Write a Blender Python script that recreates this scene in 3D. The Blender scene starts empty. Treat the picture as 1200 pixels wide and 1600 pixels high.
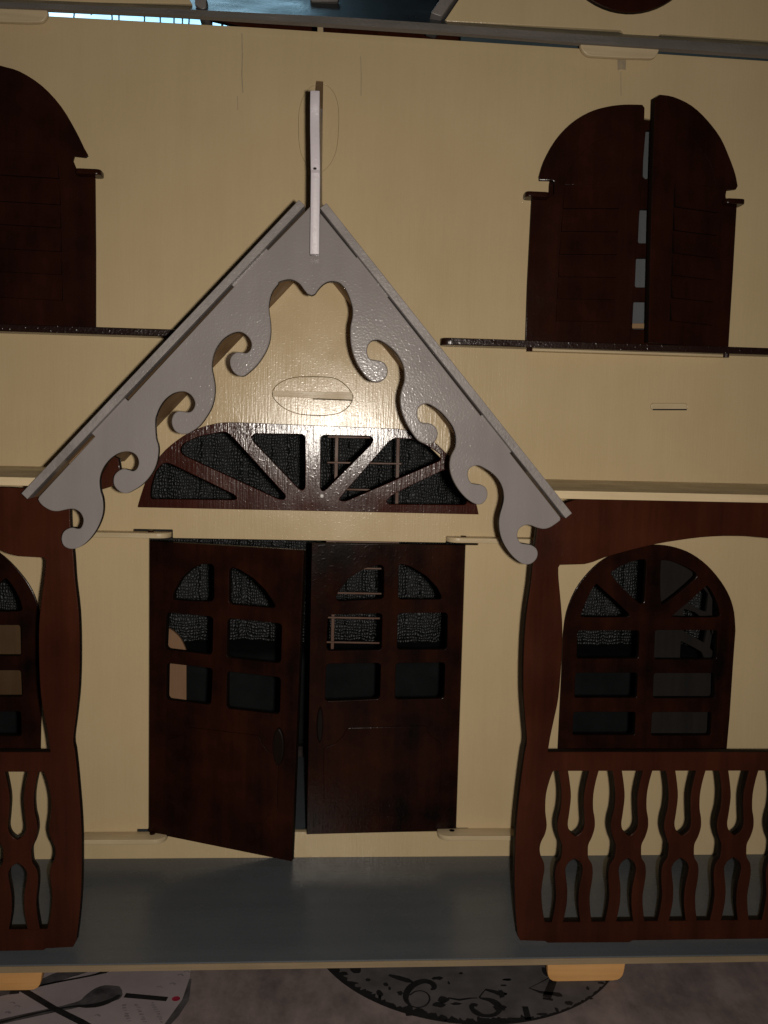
import bpy, bmesh, math, random
from mathutils import Matrix, Vector
import numpy as np
random.seed(7)
sc = bpy.context.scene

# ------------------------------------------------------------------ camera
# house measurements are in millimetres: facade plane Y = 0, camera 467 mm in front, z = 0 at eye height; the table top is at TABLE.
TABLE = -247.5
EYE = Vector((0.0, -467.0, 0.0))
FPX = 1400.0
yaw, pit, rol = (math.radians(a) for a in (-3.855, -5.105, -1.435))
ROT = (Matrix.Rotation(yaw, 3, 'Z') @ Matrix.Rotation(pit, 3, 'X') @ Matrix.Rotation(rol, 3, 'Y'))
def world(v): return Vector((v[0] * .001, v[1] * .001, (v[2] - TABLE) * .001))
cam = bpy.data.objects.new('camera', bpy.data.cameras.new('camera'))
sc.collection.objects.link(cam); sc.camera = cam
cam.data.sensor_fit = 'VERTICAL'; cam.data.sensor_height = 32; cam.data.lens = 32 * FPX / 1600
cam.data.clip_start = .01; cam.data.clip_end = 50
r, f, u = ROT.col[0], ROT.col[1], ROT.col[2]
m = Matrix((r, u, -f)).transposed().to_4x4(); m.translation = world(EYE); cam.matrix_world = m

# ------------------------------------------------------------------ light: the phone's flash beside the lens, a very dim room
w = bpy.data.worlds.new('World'); sc.world = w; w.use_nodes = True
w.node_tree.nodes['Background'].inputs[0].default_value = (.75, .85, 1, 1)
w.node_tree.nodes['Background'].inputs[1].default_value = .006
fl = bpy.data.lights.new('flash', 'AREA'); fl.shape = 'DISK'; fl.size = .005; fl.energy = 1.27; fl.color = (1, .915, .815)
flo = bpy.data.objects.new('flash', fl); sc.collection.objects.link(flo)
fm = m @ Matrix.Rotation(math.radians(-5), 4, 'X'); fm.translation = world(EYE + r * 9.5 - u * 1 - f * 2); flo.matrix_world = fm
sc.view_settings.view_transform = 'Standard'; sc.view_settings.look = 'None'
sc.view_settings.exposure = 0; sc.view_settings.gamma = 1

# ------------------------------------------------------------------ materials
def nt(name):
    mt = bpy.data.materials.new(name); mt.use_nodes = True
    return mt, mt.node_tree.nodes, mt.node_tree.links, mt.node_tree.nodes['Principled BSDF']
def noise(N, L, vec, scale, detail=3, rough=.55):
    n = N.new('ShaderNodeTexNoise'); n.inputs['Scale'].default_value = scale
    n.inputs['Detail'].default_value = detail; n.inputs['Roughness'].default_value = rough
    L.new(vec, n.inputs['Vector']); return n.outputs['Fac']
def mapping(N, L, src, scale, rot=(0, 0, 0)):
    mp = N.new('ShaderNodeMapping'); mp.inputs['Scale'].default_value = scale; mp.inputs['Rotation'].default_value = rot
    L.new(src, mp.inputs['Vector']); return mp.outputs['Vector']
def ramp(N, L, fac, stops):
    rp = N.new('ShaderNodeValToRGB'); L.new(fac, rp.inputs['Fac'])
    while len(rp.color_ramp.elements) < len(stops): rp.color_ramp.elements.new(.5)
    for e, (p, c) in zip(rp.color_ramp.elements, stops):
        e.position = p; e.color = (*c, 1) if len(c) == 3 else c
    return rp.outputs['Color']
def g(v): return (v, v, v)
def math_node(N, L, op, a, b):
    mn = N.new('ShaderNodeMath'); mn.operation = op
    for i, v in enumerate((a, b)):
        if isinstance(v, (int, float)): mn.inputs[i].default_value = v
        else: L.new(v, mn.inputs[i])
    return mn.outputs[0]
def painted(name, lo, hi, rough=.34, grain='Z', peel=.5, grain_amt=.5, blotch=22, spec=.5, streak=.5, dust=0, fib=.35, bump=.5, speck=None, pscale=750):
    """brush-painted plywood: low blotches, stretched wood grain, and the orange peel of thick paint"""
    mt, N, L, b = nt(name)
    tc = N.new('ShaderNodeTexCoord').outputs['Object']
    st = {'Z': (900, 900, 55), 'X': (45, 900, 900), 'Y': (900, 45, 900)}[grain]
    gv = mapping(N, L, tc, st)
    gn = noise(N, L, gv, 1.0, 4, .6)
    lv = mapping(N, L, tc, tuple(s * .12 for s in st)); ln = noise(N, L, lv, 1.0, 3)
    bl = noise(N, L, tc, blotch, 5, .6)
    fac = math_node(N, L, 'ADD', math_node(N, L, 'MULTIPLY', bl, 1 - streak), math_node(N, L, 'MULTIPLY', ln, streak))
    col = ramp(N, L, fac, [(.36, lo), (.64, hi)])
    fine = noise(N, L, gv, .7, 2); mx = N.new('ShaderNodeMixRGB'); mx.blend_type = 'MULTIPLY'; mx.inputs[0].default_value = fib
    L.new(col, mx.inputs[1]); L.new(ramp(N, L, fine, [(.3, g(.72)), (.65, g(1))]), mx.inputs[2]); col = mx.outputs[0]
    if dust:
        dn = noise(N, L, tc, 520, 1); d2 = N.new('ShaderNodeMixRGB'); L.new(ramp(N, L, dn, [(.74, g(0)), (.80, g(dust))]), d2.inputs[0])
        L.new(col, d2.inputs[1]); d2.inputs[2].default_value = (.5, .45, .38, 1); col = d2.outputs[0]
    L.new(col, b.inputs['Base Color'])
    b.inputs['Specular IOR Level'].default_value = spec
    L.new(ramp(N, L, noise(N, L, tc, 45, 3), [(.3, g(rough * .8)), (.7, g(rough * 1.25))]), b.inputs['Roughness'])
    pn = noise(N, L, tc, pscale, 1, .5)
    bumps = ramp(N, L, noise(N, L, tc, pscale * .75, 0), [(.64, g(0)), (.74, g(1))])
    h = math_node(N, L, 'ADD', math_node(N, L, 'MULTIPLY', gn, grain_amt), math_node(N, L, 'MULTIPLY', pn, peel))
    h = math_node(N, L, 'ADD', h, math_node(N, L, 'MULTIPLY', bumps, peel * .7 if speck is None else speck))
    bp = N.new('ShaderNodeBump'); bp.inputs['Strength'].default_value = bump; bp.inputs['Distance'].default_value = .00022
    L.new(h, bp.inputs['Height']); L.new(bp.outputs['Normal'], b.inputs['Normal'])
    return mt
CREAM = painted('cream_paint', (.52, .402, .230), (.565, .440, .258), .20, peel=.16, grain_amt=.85, blotch=14, streak=.25, fib=.07, spec=.36, speck=.1, pscale=1100)
CREAMX = painted('cream_paint_edge', (.50, .39, .235), (.60, .48, .30), .35, 'X', peel=.3, grain_amt=.8, spec=.3)
GREY = painted('grey_trim_paint', (.190, .171, .166), (.212, .193, .188), .19, peel=.40, grain_amt=.06, blotch=30, fib=.06, spec=.38, bump=.5, speck=.11, pscale=1150)
GREYY = painted('grey_roof_paint', (.165, .148, .142), (.23, .208, .20), .4, 'Y', peel=.4, grain_amt=.9, spec=.3)
WHITE = painted('finial_paint', (.44, .40, .43), (.52, .48, .51), .4, peel=.5, grain_amt=.3, spec=.3, fib=.1)
MAHOG = painted('mahogany_varnish', (.025, .0066, .0034), (.048, .0130, .0062), .22, peel=.25, grain_amt=.4, blotch=28, spec=.16)
DARKM = painted('dark_mahogany_varnish', (.0042, .0024, .0019), (.027, .0076, .0038), .2, peel=.25, grain_amt=.35, blotch=36, streak=.35, spec=.12)
TRANS = painted('glossy_mahogany_varnish', (.034, .0075, .0045), (.056, .0125, .007), .16, peel=.13, grain_amt=1.0, blotch=28, spec=.34, bump=.5, pscale=1000)
SHUT = painted('shutter_varnish', (.0115, .0042, .0026), (.028, .0080, .0044), .2, peel=.25, grain_amt=.35, blotch=40, streak=.35, spec=.16)
CHAR = painted('charred_edge', (.004, .0024, .0018), (.009, .005, .0035), .5, peel=.1, grain_amt=.3, spec=.1)
SILL = painted('sill_varnish', (.012, .005, .004), (.022, .009, .006), .25, 'X', peel=.9, grain_amt=.6, bump=.8)
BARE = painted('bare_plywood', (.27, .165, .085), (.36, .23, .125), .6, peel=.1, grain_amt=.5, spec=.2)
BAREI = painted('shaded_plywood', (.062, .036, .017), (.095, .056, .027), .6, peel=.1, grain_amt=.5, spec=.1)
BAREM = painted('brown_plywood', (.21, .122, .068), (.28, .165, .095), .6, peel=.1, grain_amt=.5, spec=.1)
BAREX = painted('bare_plywood_tab', (.48, .25, .085), (.60, .33, .13), .55, 'X', peel=.1, grain_amt=.5, spec=.2)
FLOOR = painted('floor_paint', (.078, .088, .099), (.092, .102, .114), .27, 'X', peel=.2, grain_amt=.6, spec=.35, fib=.12)
FLOORE = painted('floor_edge_ply', (.20, .15, .085), (.28, .20, .12), .6, 'X', peel=.2, grain_amt=1)
SLATE = painted('slate_blue_paint', (.045, .066, .078), (.06, .085, .10), .34, 'X', peel=.5, grain_amt=.5)
EDGE = painted('roof_edge_ply', (.11, .098, .088), (.17, .152, .138), .45, 'X', peel=.8, grain_amt=1)
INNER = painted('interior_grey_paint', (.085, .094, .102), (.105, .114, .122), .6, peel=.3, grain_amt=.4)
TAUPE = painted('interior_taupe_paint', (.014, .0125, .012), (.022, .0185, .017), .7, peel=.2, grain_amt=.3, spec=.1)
STICK = painted('stick_wood', (.085, .034, .016), (.14, .058, .026), .5, peel=.1, grain_amt=.5)
SEAM = painted('seam_grime', (.10, .07, .035), (.14, .10, .055), .8, peel=.1, grain_amt=.2)
PENCIL = painted('pencil_rub', (.28, .235, .16), (.40, .32, .20), .8, peel=.1, grain_amt=.5, blotch=400)
SLOT = painted('slot_dark', (.010, .009, .008), (.016, .014, .012), .9, peel=.1)
def plain(name, col, rough=.6, vary=.25, scale=60):
    mt, N, L, b = nt(name); tc = N.new('ShaderNodeTexCoord').outputs['Object']
    n = noise(N, L, tc, scale, 4)
    L.new(ramp(N, L, n, [(.3, tuple(c * (1 - vary) for c in col)), (.7, tuple(c * (1 + vary) for c in col))]), b.inputs['Base Color'])
    b.inputs['Roughness'].default_value = rough; b.inputs['Specular IOR Level'].default_value = .12; return mt
IRON = plain('wrought_iron', (.01, .011, .012), .5)
GLARE = plain('glare_pale_iron', (.55, .62, .64), .5)  # iron coloured pale to imitate bars washed out by window glare
GLINT = plain('white_glint', (.75, .72, .70), .25); GLINT.node_tree.nodes['Principled BSDF'].inputs['Specular IOR Level'].default_value = 1  # white base colour stands in for a bright specular dot
BLACKC = plain('black_seat_cover', (.012, .013, .014), .85)
INK = plain('black_print', (.011, .0105, .011), .7, .3, 200)
INKG = plain('grey_print', (.05, .046, .048), .7, .55, 120)
INKP = plain('faded_print', (.15, .13, .14), .7, .4, 200)
DIAL = plain('dial_print', (.075, .067, .068), .7, .25, 90)
RED = plain('red_print', (.22, .012, .03), .7, .3, 300)
PAPER = plain('paper_print', (.24, .20, .205), .75, .12, 45)
def cloth_mat():
    mt, N, L, b = nt('printed_cloth'); tc = N.new('ShaderNodeTexCoord').outputs['Object']
    a = noise(N, L, tc, 26, 6, .65); c = noise(N, L, mapping(N, L, tc, (90, 40, 40)), 1, 5, .7)
    f_ = math_node(N, L, 'ADD', math_node(N, L, 'MULTIPLY', a, .6), math_node(N, L, 'MULTIPLY', c, .4))
    L.new(ramp(N, L, f_, [(.34, (.070, .057, .055)), (.46, (.135, .105, .10)), (.58, (.20, .152, .146)), (.70, (.235, .185, .185))]), b.inputs['Base Color'])
    wv = noise(N, L, tc, 1500, 2); bp = N.new('ShaderNodeBump'); bp.inputs['Strength'].default_value = .3; bp.inputs['Distance'].default_value = .0002
    L.new(wv, bp.inputs['Height']); L.new(bp.outputs['Normal'], b.inputs['Normal']); b.inputs['Roughness'].default_value = .75
    return mt
CLOTH = cloth_mat()
def weave_mat():
    mt, N, L, b = nt('crochet_weave'); tc = N.new('ShaderNodeTexCoord').outputs['Object']
    wob = N.new('ShaderNodeTexNoise'); wob.inputs['Scale'].default_value = 130; L.new(tc, wob.inputs['Vector'])
    va = N.new('ShaderNodeVectorMath'); va.operation = 'MULTIPLY_ADD'; L.new(wob.outputs['Color'], va.inputs[0])
    va.inputs[1].default_value = (.006, .006, .006); L.new(tc, va.inputs[2])
    v = va.outputs[0]
    def wave(d, s):
        q = N.new('ShaderNodeTexWave'); q.bands_direction = d; q.inputs['Scale'].default_value = s
        q.inputs['Distortion'].default_value = 2.5; q.inputs['Detail'].default_value = 2; L.new(v, q.inputs['Vector']); return q.outputs['Fac']
    vo = N.new('ShaderNodeTexVoronoi'); vo.inputs['Scale'].default_value = 410; L.new(v, vo.inputs['Vector'])
    h = math_node(N, L, 'MULTIPLY', math_node(N, L, 'MULTIPLY', wave('X', 150), wave('Z', 125)), 1.3)
    h = math_node(N, L, 'ADD', h, math_node(N, L, 'MULTIPLY', vo.outputs['Distance'], .45))
    L.new(ramp(N, L, h, [(.25, (.016, .0175, .018)), (.6, (.068, .073, .076)), (.95, (.27, .285, .295))]), b.inputs['Base Color'])
    bp = N.new('ShaderNodeBump'); bp.inputs['Strength'].default_value = .9; bp.inputs['Distance'].default_value = .002
    L.new(h, bp.inputs['Height']); L.new(bp.outputs['Normal'], b.inputs['Normal']); b.inputs['Roughness'].default_value = .6
    return mt
WEAVE = weave_mat()
def lit_mat():
    mt, N, L, b = nt('daylit_pane'); tc = N.new('ShaderNodeTexCoord').outputs['Object']
    L.new(ramp(N, L, noise(N, L, tc, 7, 3), [(.3, (.22, .50, .72)), (.7, (.55, .84, 1))]), b.inputs['Emission Color'])
    b.inputs['Emission Strength'].default_value = 2.6; b.inputs['Base Color'].default_value = (.1, .1, .1, 1); return mt
LIT = lit_mat()

# ------------------------------------------------------------------ geometry helpers
class Frame:
    """a board's face: origin O (mm) on its front, turned by a degrees about the vertical; (u, v, w) = across, up, out of the face"""
    def __init__(s, O, a=0.0):
        s.O = Vector(O); a = math.radians(a)
        s.U = Vector((math.cos(a), math.sin(a), 0)); s.N = Vector((math.sin(a), -math.cos(a), 0))
    def pix(s, p):
        d = ROT @ Vector(((p[0] - 600) / FPX, 1, -(p[1] - 800) / FPX))
        X = EYE + d * ((s.O - EYE).dot(s.N) / d.dot(s.N))
        return ((X - s.O).dot(s.U), X.z - s.O.z)
    def pts(s, ps): return [s.pix(p) for p in ps]
    def at(s, u_, v, w_=0): return s.O + s.U * u_ + Vector((0, 0, v)) + s.N * w_
def Yp(y): return Frame((0, y, 0))
def Z(ox, oy, k, text):
    """numbers measured on an enlargement of the photograph: offset and scale back to its pixels"""
    return [(ox + float(a) / k, oy + float(b) / k) for a, b in (t.split(',') for t in text.split())]
def table_pt(p, z=TABLE):
    d = ROT @ Vector(((p[0] - 600) / FPX, 1, -(p[1] - 800) / FPX))
    return EYE + d * (z / d.z)
def smooth(ps, n=4, closed=False):
    out = []; N = len(ps)
    for i in range(N if closed else N - 1):
        q = [ps[(i + j) % N] if closed else ps[min(max(i + j, 0), N - 1)] for j in (-1, 0, 1, 2)]
        for k in range(n):
            t = k / n
            out.append(tuple(.5 * (2 * q[1][c] + (q[2][c] - q[0][c]) * t + (2 * q[0][c] - 5 * q[1][c] + 4 * q[2][c] - q[3][c]) * t * t
                                   + (3 * q[1][c] - q[0][c] - 3 * q[2][c] + q[3][c]) * t ** 3) for c in (0, 1)))
    if not closed: out.append(ps[-1])
    return out
def rounded(ps, r_, n=4):
    """round every corner of a polygon with radius about r_"""
    out = []; N = len(ps)
    for i in range(N):
        p = Vector(ps[i]); a = Vector(ps[i - 1]) - p; b = Vector(ps[(i + 1) % N]) - p
        la, lb = a.length, b.length; t = min(r_, la * .45, lb * .45)
        A, B = p + a / la * t, p + b / lb * t
        for k in range(n + 1):
            s = k / n; out.append(tuple((1 - s) ** 2 * A + 2 * s * (1 - s) * p + s * s * B))
    return out
def box_uv(u0, v0, u1, v1): return [(u0, v0), (u1, v0), (u1, v1), (u0, v1)]
def link(name, me, mat, parent=None):
    me.name = name
    for mm in (mat if isinstance(mat, (list, tuple)) else [mat]): me.materials.append(mm)
    o = bpy.data.objects.new(name, me); sc.collection.objects.link(o); o.parent = parent
    return o
def finish(me, ang=38, N=None):
    bm = bmesh.new(); bm.from_mesh(me)
    bmesh.ops.remove_doubles(bm, verts=bm.verts, dist=1e-6)
    bmesh.ops.recalc_face_normals(bm, faces=bm.faces)
    bm.to_mesh(me); bm.free()
    big = max((p.area for p in me.polygons), default=0) * .02
    keep = [N, -N] if N else [p.normal.copy() for p in me.polygons if p.area > big]
    for p in me.polygons: p.use_smooth = True
    me.set_sharp_from_angle(angle=math.radians(ang))
    for p in me.polygons: p.use_smooth = not any(p.normal.dot(k) > .9995 for k in keep[:12])
def plate_mesh(fr, outer, holes, t, bevel=.25, w0=0.0):
    """board of thickness t whose front face is the outline less its holes, edges softened by bevel (all mm)"""
    cu = bpy.data.curves.new('outline', 'CURVE'); cu.dimensions = '2D'; cu.fill_mode = 'BOTH'
    cu.extrude = max(t / 2 - bevel, .01); cu.bevel_depth = bevel; cu.bevel_resolution = 1; cu.offset = -bevel
    for ps in [outer] + list(holes):
        sp = cu.splines.new('POLY'); sp.points.add(len(ps) - 1); sp.use_cyclic_u = True
        for q, p in zip(sp.points, ps): q.co = (p[0], p[1], 0, 1)
    ob = bpy.data.objects.new('outline', cu); sc.collection.objects.link(ob)
    dg = bpy.context.evaluated_depsgraph_get(); dg.update()
    me = bpy.data.meshes.new_from_object(ob.evaluated_get(dg))
    bpy.data.objects.remove(ob); bpy.data.curves.remove(cu)
    for v in me.vertices: v.co = world(fr.at(v.co.x, v.co.y, v.co.z - t / 2 + w0))
    me.materials.clear(); finish(me, 38, fr.N); return me
CHARRED = (MAHOG, DARKM, TRANS, SHUT, GREY)
def plate(name, fr, outer, holes, t, mat, parent, bevel=.25, w0=0.0):
    if mat in CHARRED:                                            # laser-cut boards: brown-black cut faces
        me = plate_mesh(fr, outer, holes, t, bevel, w0)
        for p in me.polygons: p.material_index = 1 if abs(p.normal.dot(fr.N)) < .3 else 0
        return link(name, me, [mat, CHAR], parent)
    return link(name, plate_mesh(fr, outer, holes, t, bevel, w0), mat, parent)
def prism(name, sec, d0, d1, axis, mat, parent, bevel=.25):
    """solid: section polygon (mm) swept along an axis: 'Y' section is (x, z), 'X' section is (y, z), 'Z' section is (x, y)"""
    bm = bmesh.new()
    def P(p, d): return world({'Y': (p[0], d, p[1]), 'X': (d, p[0], p[1]), 'Z': (p[0], p[1], d)}[axis])
    a = [bm.verts.new(P(p, d0)) for p in sec]; b = [bm.verts.new(P(p, d1)) for p in sec]
    bm.faces.new(a); bm.faces.new(b[::-1])
    for i in range(len(sec)): bm.faces.new((a[i], b[i], b[(i + 1) % len(sec)], a[(i + 1) % len(sec)]))
    bmesh.ops.recalc_face_normals(bm, faces=bm.faces)
    if bevel:
        bm.normal_update()
        es = [e for e in bm.edges if len(e.link_faces) == 2 and e.calc_face_angle() > .6]
        bmesh.ops.bevel(bm, geom=es, offset=bevel * .001, segments=2, affect='EDGES', profile=.5)
    me = bpy.data.meshes.new(name); bm.to_mesh(me); bm.free(); finish(me)
    return link(name, me, mat, parent)
def flat(name, pts3, mat, parent, lift=.0, t=.15):
    """thin printed or inlaid shape lying flat on the cloth; pts3 in mm"""
    bm = bmesh.new()
    top = [bm.verts.new(world((p[0], p[1], TABLE + lift + t))) for p in pts3]
    bot = [bm.verts.new(world((p[0], p[1], TABLE + lift))) for p in pts3]
    bm.faces.new(top)
    for i in range(len(top)): bm.faces.new((top[i], bot[i], bot[(i + 1) % len(top)], top[(i + 1) % len(top)]))
    bmesh.ops.recalc_face_normals(bm, faces=bm.faces)
    me = bpy.data.meshes.new(name); bm.to_mesh(me); bm.free()
    return link(name, me, mat, parent)
def tube_mesh(paths, rad, seg=6):
    bm = bmesh.new()
    for ps in paths:
        ps = [Vector(p) for p in ps]; rings = []
        for i, p in enumerate(ps):
            tg = (ps[min(i + 1, len(ps) - 1)] - ps[max(i - 1, 0)]).normalized()
            a = tg.orthogonal().normalized() if abs(tg.y) > .9 else tg.cross(Vector((0, 1, 0))).normalized(); b = tg.cross(a)
            rings.append([bm.verts.new(world(p + a * rad * math.cos(k * 2 * math.pi / seg) + b * rad * math.sin(k * 2 * math.pi / seg))) for k in range(seg)])
        for A, B in zip(rings, rings[1:]):
            for k in range(seg): bm.faces.new((A[k], A[(k + 1) % seg], B[(k + 1) % seg], B[k]))
        bm.faces.new(rings[0]); bm.faces.new(rings[-1])
    bmesh.ops.recalc_face_normals(bm, faces=bm.faces)
    me = bpy.data.meshes.new('tube'); bm.to_mesh(me); bm.free(); finish(me); return me

# ------------------------------------------------------------------ the dollhouse
house = bpy.data.objects.new('dollhouse', None); sc.collection.objects.link(house)
house['label'] = 'cream wooden dollhouse with brown doors, shutters, porches and grey scrolled gable'
house['category'] = 'dollhouse'
W0 = Yp(0)
XL, XR, ZF = -215.0, 345.0, -230.0

# openings in the facade wall ----------------------------------------------------
door_open = box_uv(-90, -216.0, 75.2, -58.0)
TR = lambda t: W0.pts(Z(200, 620, 2.069, t))
trans_out = TR('32,357') + smooth(TR('33,350 45,310 62,265 105,190 160,140 220,105 290,85 345,82'), 3) + TR('600,92') + \
    smooth(TR('870,103 930,115 985,142 1035,190 1080,245 1108,300 1125,345 1133,380'), 3)
trans_open = [(x * .985 - .2, z) for x, z in TR('50,349 56,292 84,222 122,178 180,138 290,96 600,103 880,115 960,140 1040,220 1090,300 1110,362')]
A4 = lambda fr, t: fr.pts(Z(780, 740, 2.857, t))
WF = Yp(-1.2)
win_out = smooth(A4(WF, '285,720 300,620 340,520 400,440 470,380 560,340 640,322 715,318 790,330 860,358 930,410 990,480 1030,550 1050,620 1056,700'), 3) + \
    A4(WF, '1045,850 1030,1080 1016,1238 640,1234 262,1230 270,1060 278,900')
win_panes = [smooth(A4(WF, '368,628 385,580 410,525 432,495 450,505 575,620 573,636 555,641 385,641'), 2, True),
             smooth(A4(WF, '500,450 515,430 560,405 610,388 645,383 657,398 652,500 648,570 638,580 622,576 560,520'), 2, True),
             smooth(A4(WF, '722,400 732,387 775,393 830,415 875,440 882,455 872,472 800,535 738,581 724,578 720,500'), 2, True),
             smooth(A4(WF, '785,640 781,628 850,570 915,510 932,503 955,535 975,580 984,620 975,640 880,642'), 2, True)]
for t in ('350,701 628,701 622,826 346,826', '341,889 620,889 615,1001 336,1001', '332,1064 610,1064 606,1168 327,1168',
          '697,699 976,699 970,830 692,830', '691,891 965,891 962,1003 687,1003', '683,1065 950,1065 945,1170 678,1170'):
    win_panes.append(rounded(A4(WF, t), 1.6))
cx_w = sum(p[0] for p in win_out) / len(win_out)
win_open = [(cx_w + (p[0] - cx_w) * .93, p[1] * .965 - 2.6) for p in win_out]
SHIFT = W0.pix((66, 1172))[0] - W0.pix((1136, 1170))[0]           # the same window left of the doors
DZ = W0.pix((66, 1172))[1] - W0.pix((1136, 1170))[1]
shift = lambda ps, dx=SHIFT, dz=DZ: [(x + dx, z + dz) for x, z in ps]
def arch(x0, x1, z0, zs, ztop, n=18):
    c, rx, rz = (x0 + x1) / 2, (x1 - x0) / 2, ztop - zs
    return [(x0, z0)] + [(x1, z0)] + [(c + rx * math.cos(math.pi * k / n), zs + rz * math.sin(math.pi * k / n)) for k in range(n + 1)]
up_open_r = arch(112, 203, 48.5, 128, 164)
up_open_l = arch(-256 + 42, -143 + 10, 49.5, 128, 164)
low_oval_f = W0.pts(Z(350, 280, 4, '303,1345 320,1300 370,1262 440,1240 520,1236 610,1237 690,1245 750,1280 790,1325 805,1362 785,1410 740,1450 680,1470 600,1475 500,1470 430,1455 370,1425 325,1385'))
up_oval_f = W0.pts(Z(440, 110, 5.16, '137,450 140,340 160,250 200,170 250,125 310,110 370,125 415,170 445,240 460,340 458,480 445,620 415,710 370,780 310,820 240,795 190,740 155,660 140,560'))
def grow(ps, d):
    c = Vector((sum(p[0] for p in ps) / len(ps), sum(p[1] for p in ps) / len(ps)))
    return [tuple(Vector(p) + (Vector(p) - c).normalized() * d) for p in ps]
low_oval, up_oval = smooth(low_oval_f, 3, True), smooth(up_oval_f, 3, True)
tabs_flush = [rounded(W0.pts(Z(690, 500, 2.353, '770,306 902,306 904,331 770,331')), 2.4)]
slots = {'slot_a': W0.pts([(208, 826.5), (270, 827.5), (270, 845), (208, 844)]), 'slot_b': W0.pts([(697, 836.5), (750, 837), (750, 851), (697, 850)]),
         'slot_c': W0.pts([(215, 1296), (266, 1297), (266, 1310), (215, 1310)]), 'slot_d': W0.pts([(681, 1294), (732, 1294), (732, 1308), (681, 1308)])}
wall_top = W0.pts([(-70, 17), (0, 21), (75, 25), (300, 37.5), (390, 42.5), (600, 56), (760, 66.5), (900, 75.5), (1200, 95.5), (1450, 111)])
wall_out = [(XL, ZF), (XR, ZF), (XR, wall_top[-1][1])] + wall_top[::-1] + [(XL, wall_top[0][1])]
# slots that touch the door opening are cut into its outline
do = [(-90, -216), (75.2, -216), (75.2, -58), (-90, -58)]
a, b_, c_, d_ = slots['slot_a'], slots['slot_b'], slots['slot_c'], slots['slot_d']
do = [(-96, -213.6), (-96, -217.0), (-79.2, -217.0), (-79.2, -216.0), (65.0, -216), (65.0, -218.2), (82.0, -218.2), (82.0, -213.8), (75.2, -213.8),
      (75.2, -58.6), (82.0, -58.6), (82.0, -54.4), (64.6, -54.4), (64.6, -57.4), (-77.8, -57.4), (-77.8, -53.0), (-98.0, -53.0), (-98.0, -57.6), (-90, -57.6), (-90, -213.6)]
wall = plate('wall', W0, wall_out, [rounded(do, .5, 2), trans_open, win_open, shift(win_open), up_open_r, up_open_l,
             grow(low_oval, .26), grow(up_oval, .10), grow(tabs_flush[0], .18)], 4, CREAM, house, .12)
plate('slot_backing', W0, box_uv(-99, -59, -76, -52), [], 1.5, SLOT, wall, .05, -4.05)
plate('slot_backing', W0, box_uv(64, -57.2, 83, -53), [], 1.5, SLOT, wall, .05, -4.05)
o = plate('oval_plug', W0, low_oval, [], 4, CREAM, house, .12, -.08)
bar = W0.pts(Z(350, 280, 4, '304,1322 803,1332 805,1380 304,1358'))
plate('tenon', W0, bar, [], 2, CREAMX, o, .15, .55)
plate('seam', W0, W0.pts(Z(350, 280, 4, '555,1370 803,1378 804,1386 555,1377')), [], .5, SEAM, o, .05, .62)
plate('oval_plug', W0, up_oval, [], 4, CREAM, house, .12, -.06)
plate('tenon', W0, tabs_flush[0], [], 4, CREAMX, house, .3, .25)
tn = W0.pts(Z(690, 500, 2.353, '776,327 900,327 900,332 776,332')); plate('seam', W0, tn, [], .5, SLOT, wall, .05, .6)
plate('tenon', W0, rounded(W0.pts(Z(690, 500, 2.353, '640,108 706,108 704,119 642,119')), 1.2), [], 1, CREAM, house, .1, .25)
plate('pencil_mark', W0, W0.pts(Z(660, 0, 2.222, '677,205 692,208 707,205 706,243 690,240 678,244')), [], .3, PENCIL, wall, .05, .06)
for t_, wd in (([(378, 52), (378.6, 88), (377.8, 118), (379.5, 145)], .7), ([(563.5, 88), (564.5, 120), (564, 150)], .6), ([(371, 150), (371.6, 172)], .5), ([(970, 112), (970.4, 150)], .5)):
    L_ = [(x - wd, y) for x, y in t_] + [(x + wd, y) for x, y in t_[::-1]]
    plate('pencil_mark', W0, W0.pts(L_), [], .12, PENCIL, wall, .02, .04)

# transom ------------------------------------------------------------------------
tp = [TR('73,330 75,290 90,240 115,213 135,214 345,316 354,328 345,333'), TR('168,172 180,150 230,128 300,114 320,114 335,126 510,318 507,332 488,331 178,188'),
      TR('400,130 409,119 563,121 573,128 573,292 566,302 553,298 404,142'), TR('623,132 632,124 783,127 793,136 787,152 642,298 629,305 622,297'),
      TR('681,334 692,318 842,146 862,133 920,137 975,162 1010,187 1010,205 990,214 702,338'), TR('833,338 850,320 910,288 1020,236 1050,240 1066,262 1085,305 1095,343 1088,349 842,347')]
tr = plate('transom', Yp(-1.0), trans_out, [rounded(q, 1.6, 3) for q in tp], 4.2, TRANS, house, .3)

hx, hz = Yp(-1.3).pix((503, 775)); nm = bmesh.new(); bmesh.ops.create_uvsphere(nm, u_segments=12, v_segments=8, radius=.0011)
bmesh.ops.transform(nm, matrix=Matrix.Translation(world((hx, -1.0, hz))) @ Matrix.Diagonal((1, .6, 1, 1)), verts=nm.verts)
me = bpy.data.meshes.new('glint_nail'); nm.to_mesh(me); nm.free()
for p in me.polygons: p.use_smooth = True
link('glint_nail', me, GLINT, tr)  # nail dome, its white colour paints the glint on the transom

# arched porch windows -----------------------------------------------------------
for k in (0, 1):
    f_ = (lambda ps: ps) if k == 0 else shift
    wn = plate('window', WF, f_(win_out), [f_(q) for q in win_panes], 4.2, DARKM, house, .3)

for k in (0, 1):
    oo = win_out if k == 0 else shift(win_out); zb_ = min(p[1] for p in oo); xs_ = [p[0] for p in oo if p[1] < zb_ + 3]
    prism('window_ledge', [(-1.7, zb_ - .95), (-.03, zb_ - .95), (-.03, zb_ - .08), (-1.7, zb_ - .08)], min(xs_), max(xs_), 'X', CREAMX, house, .15)

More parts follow.
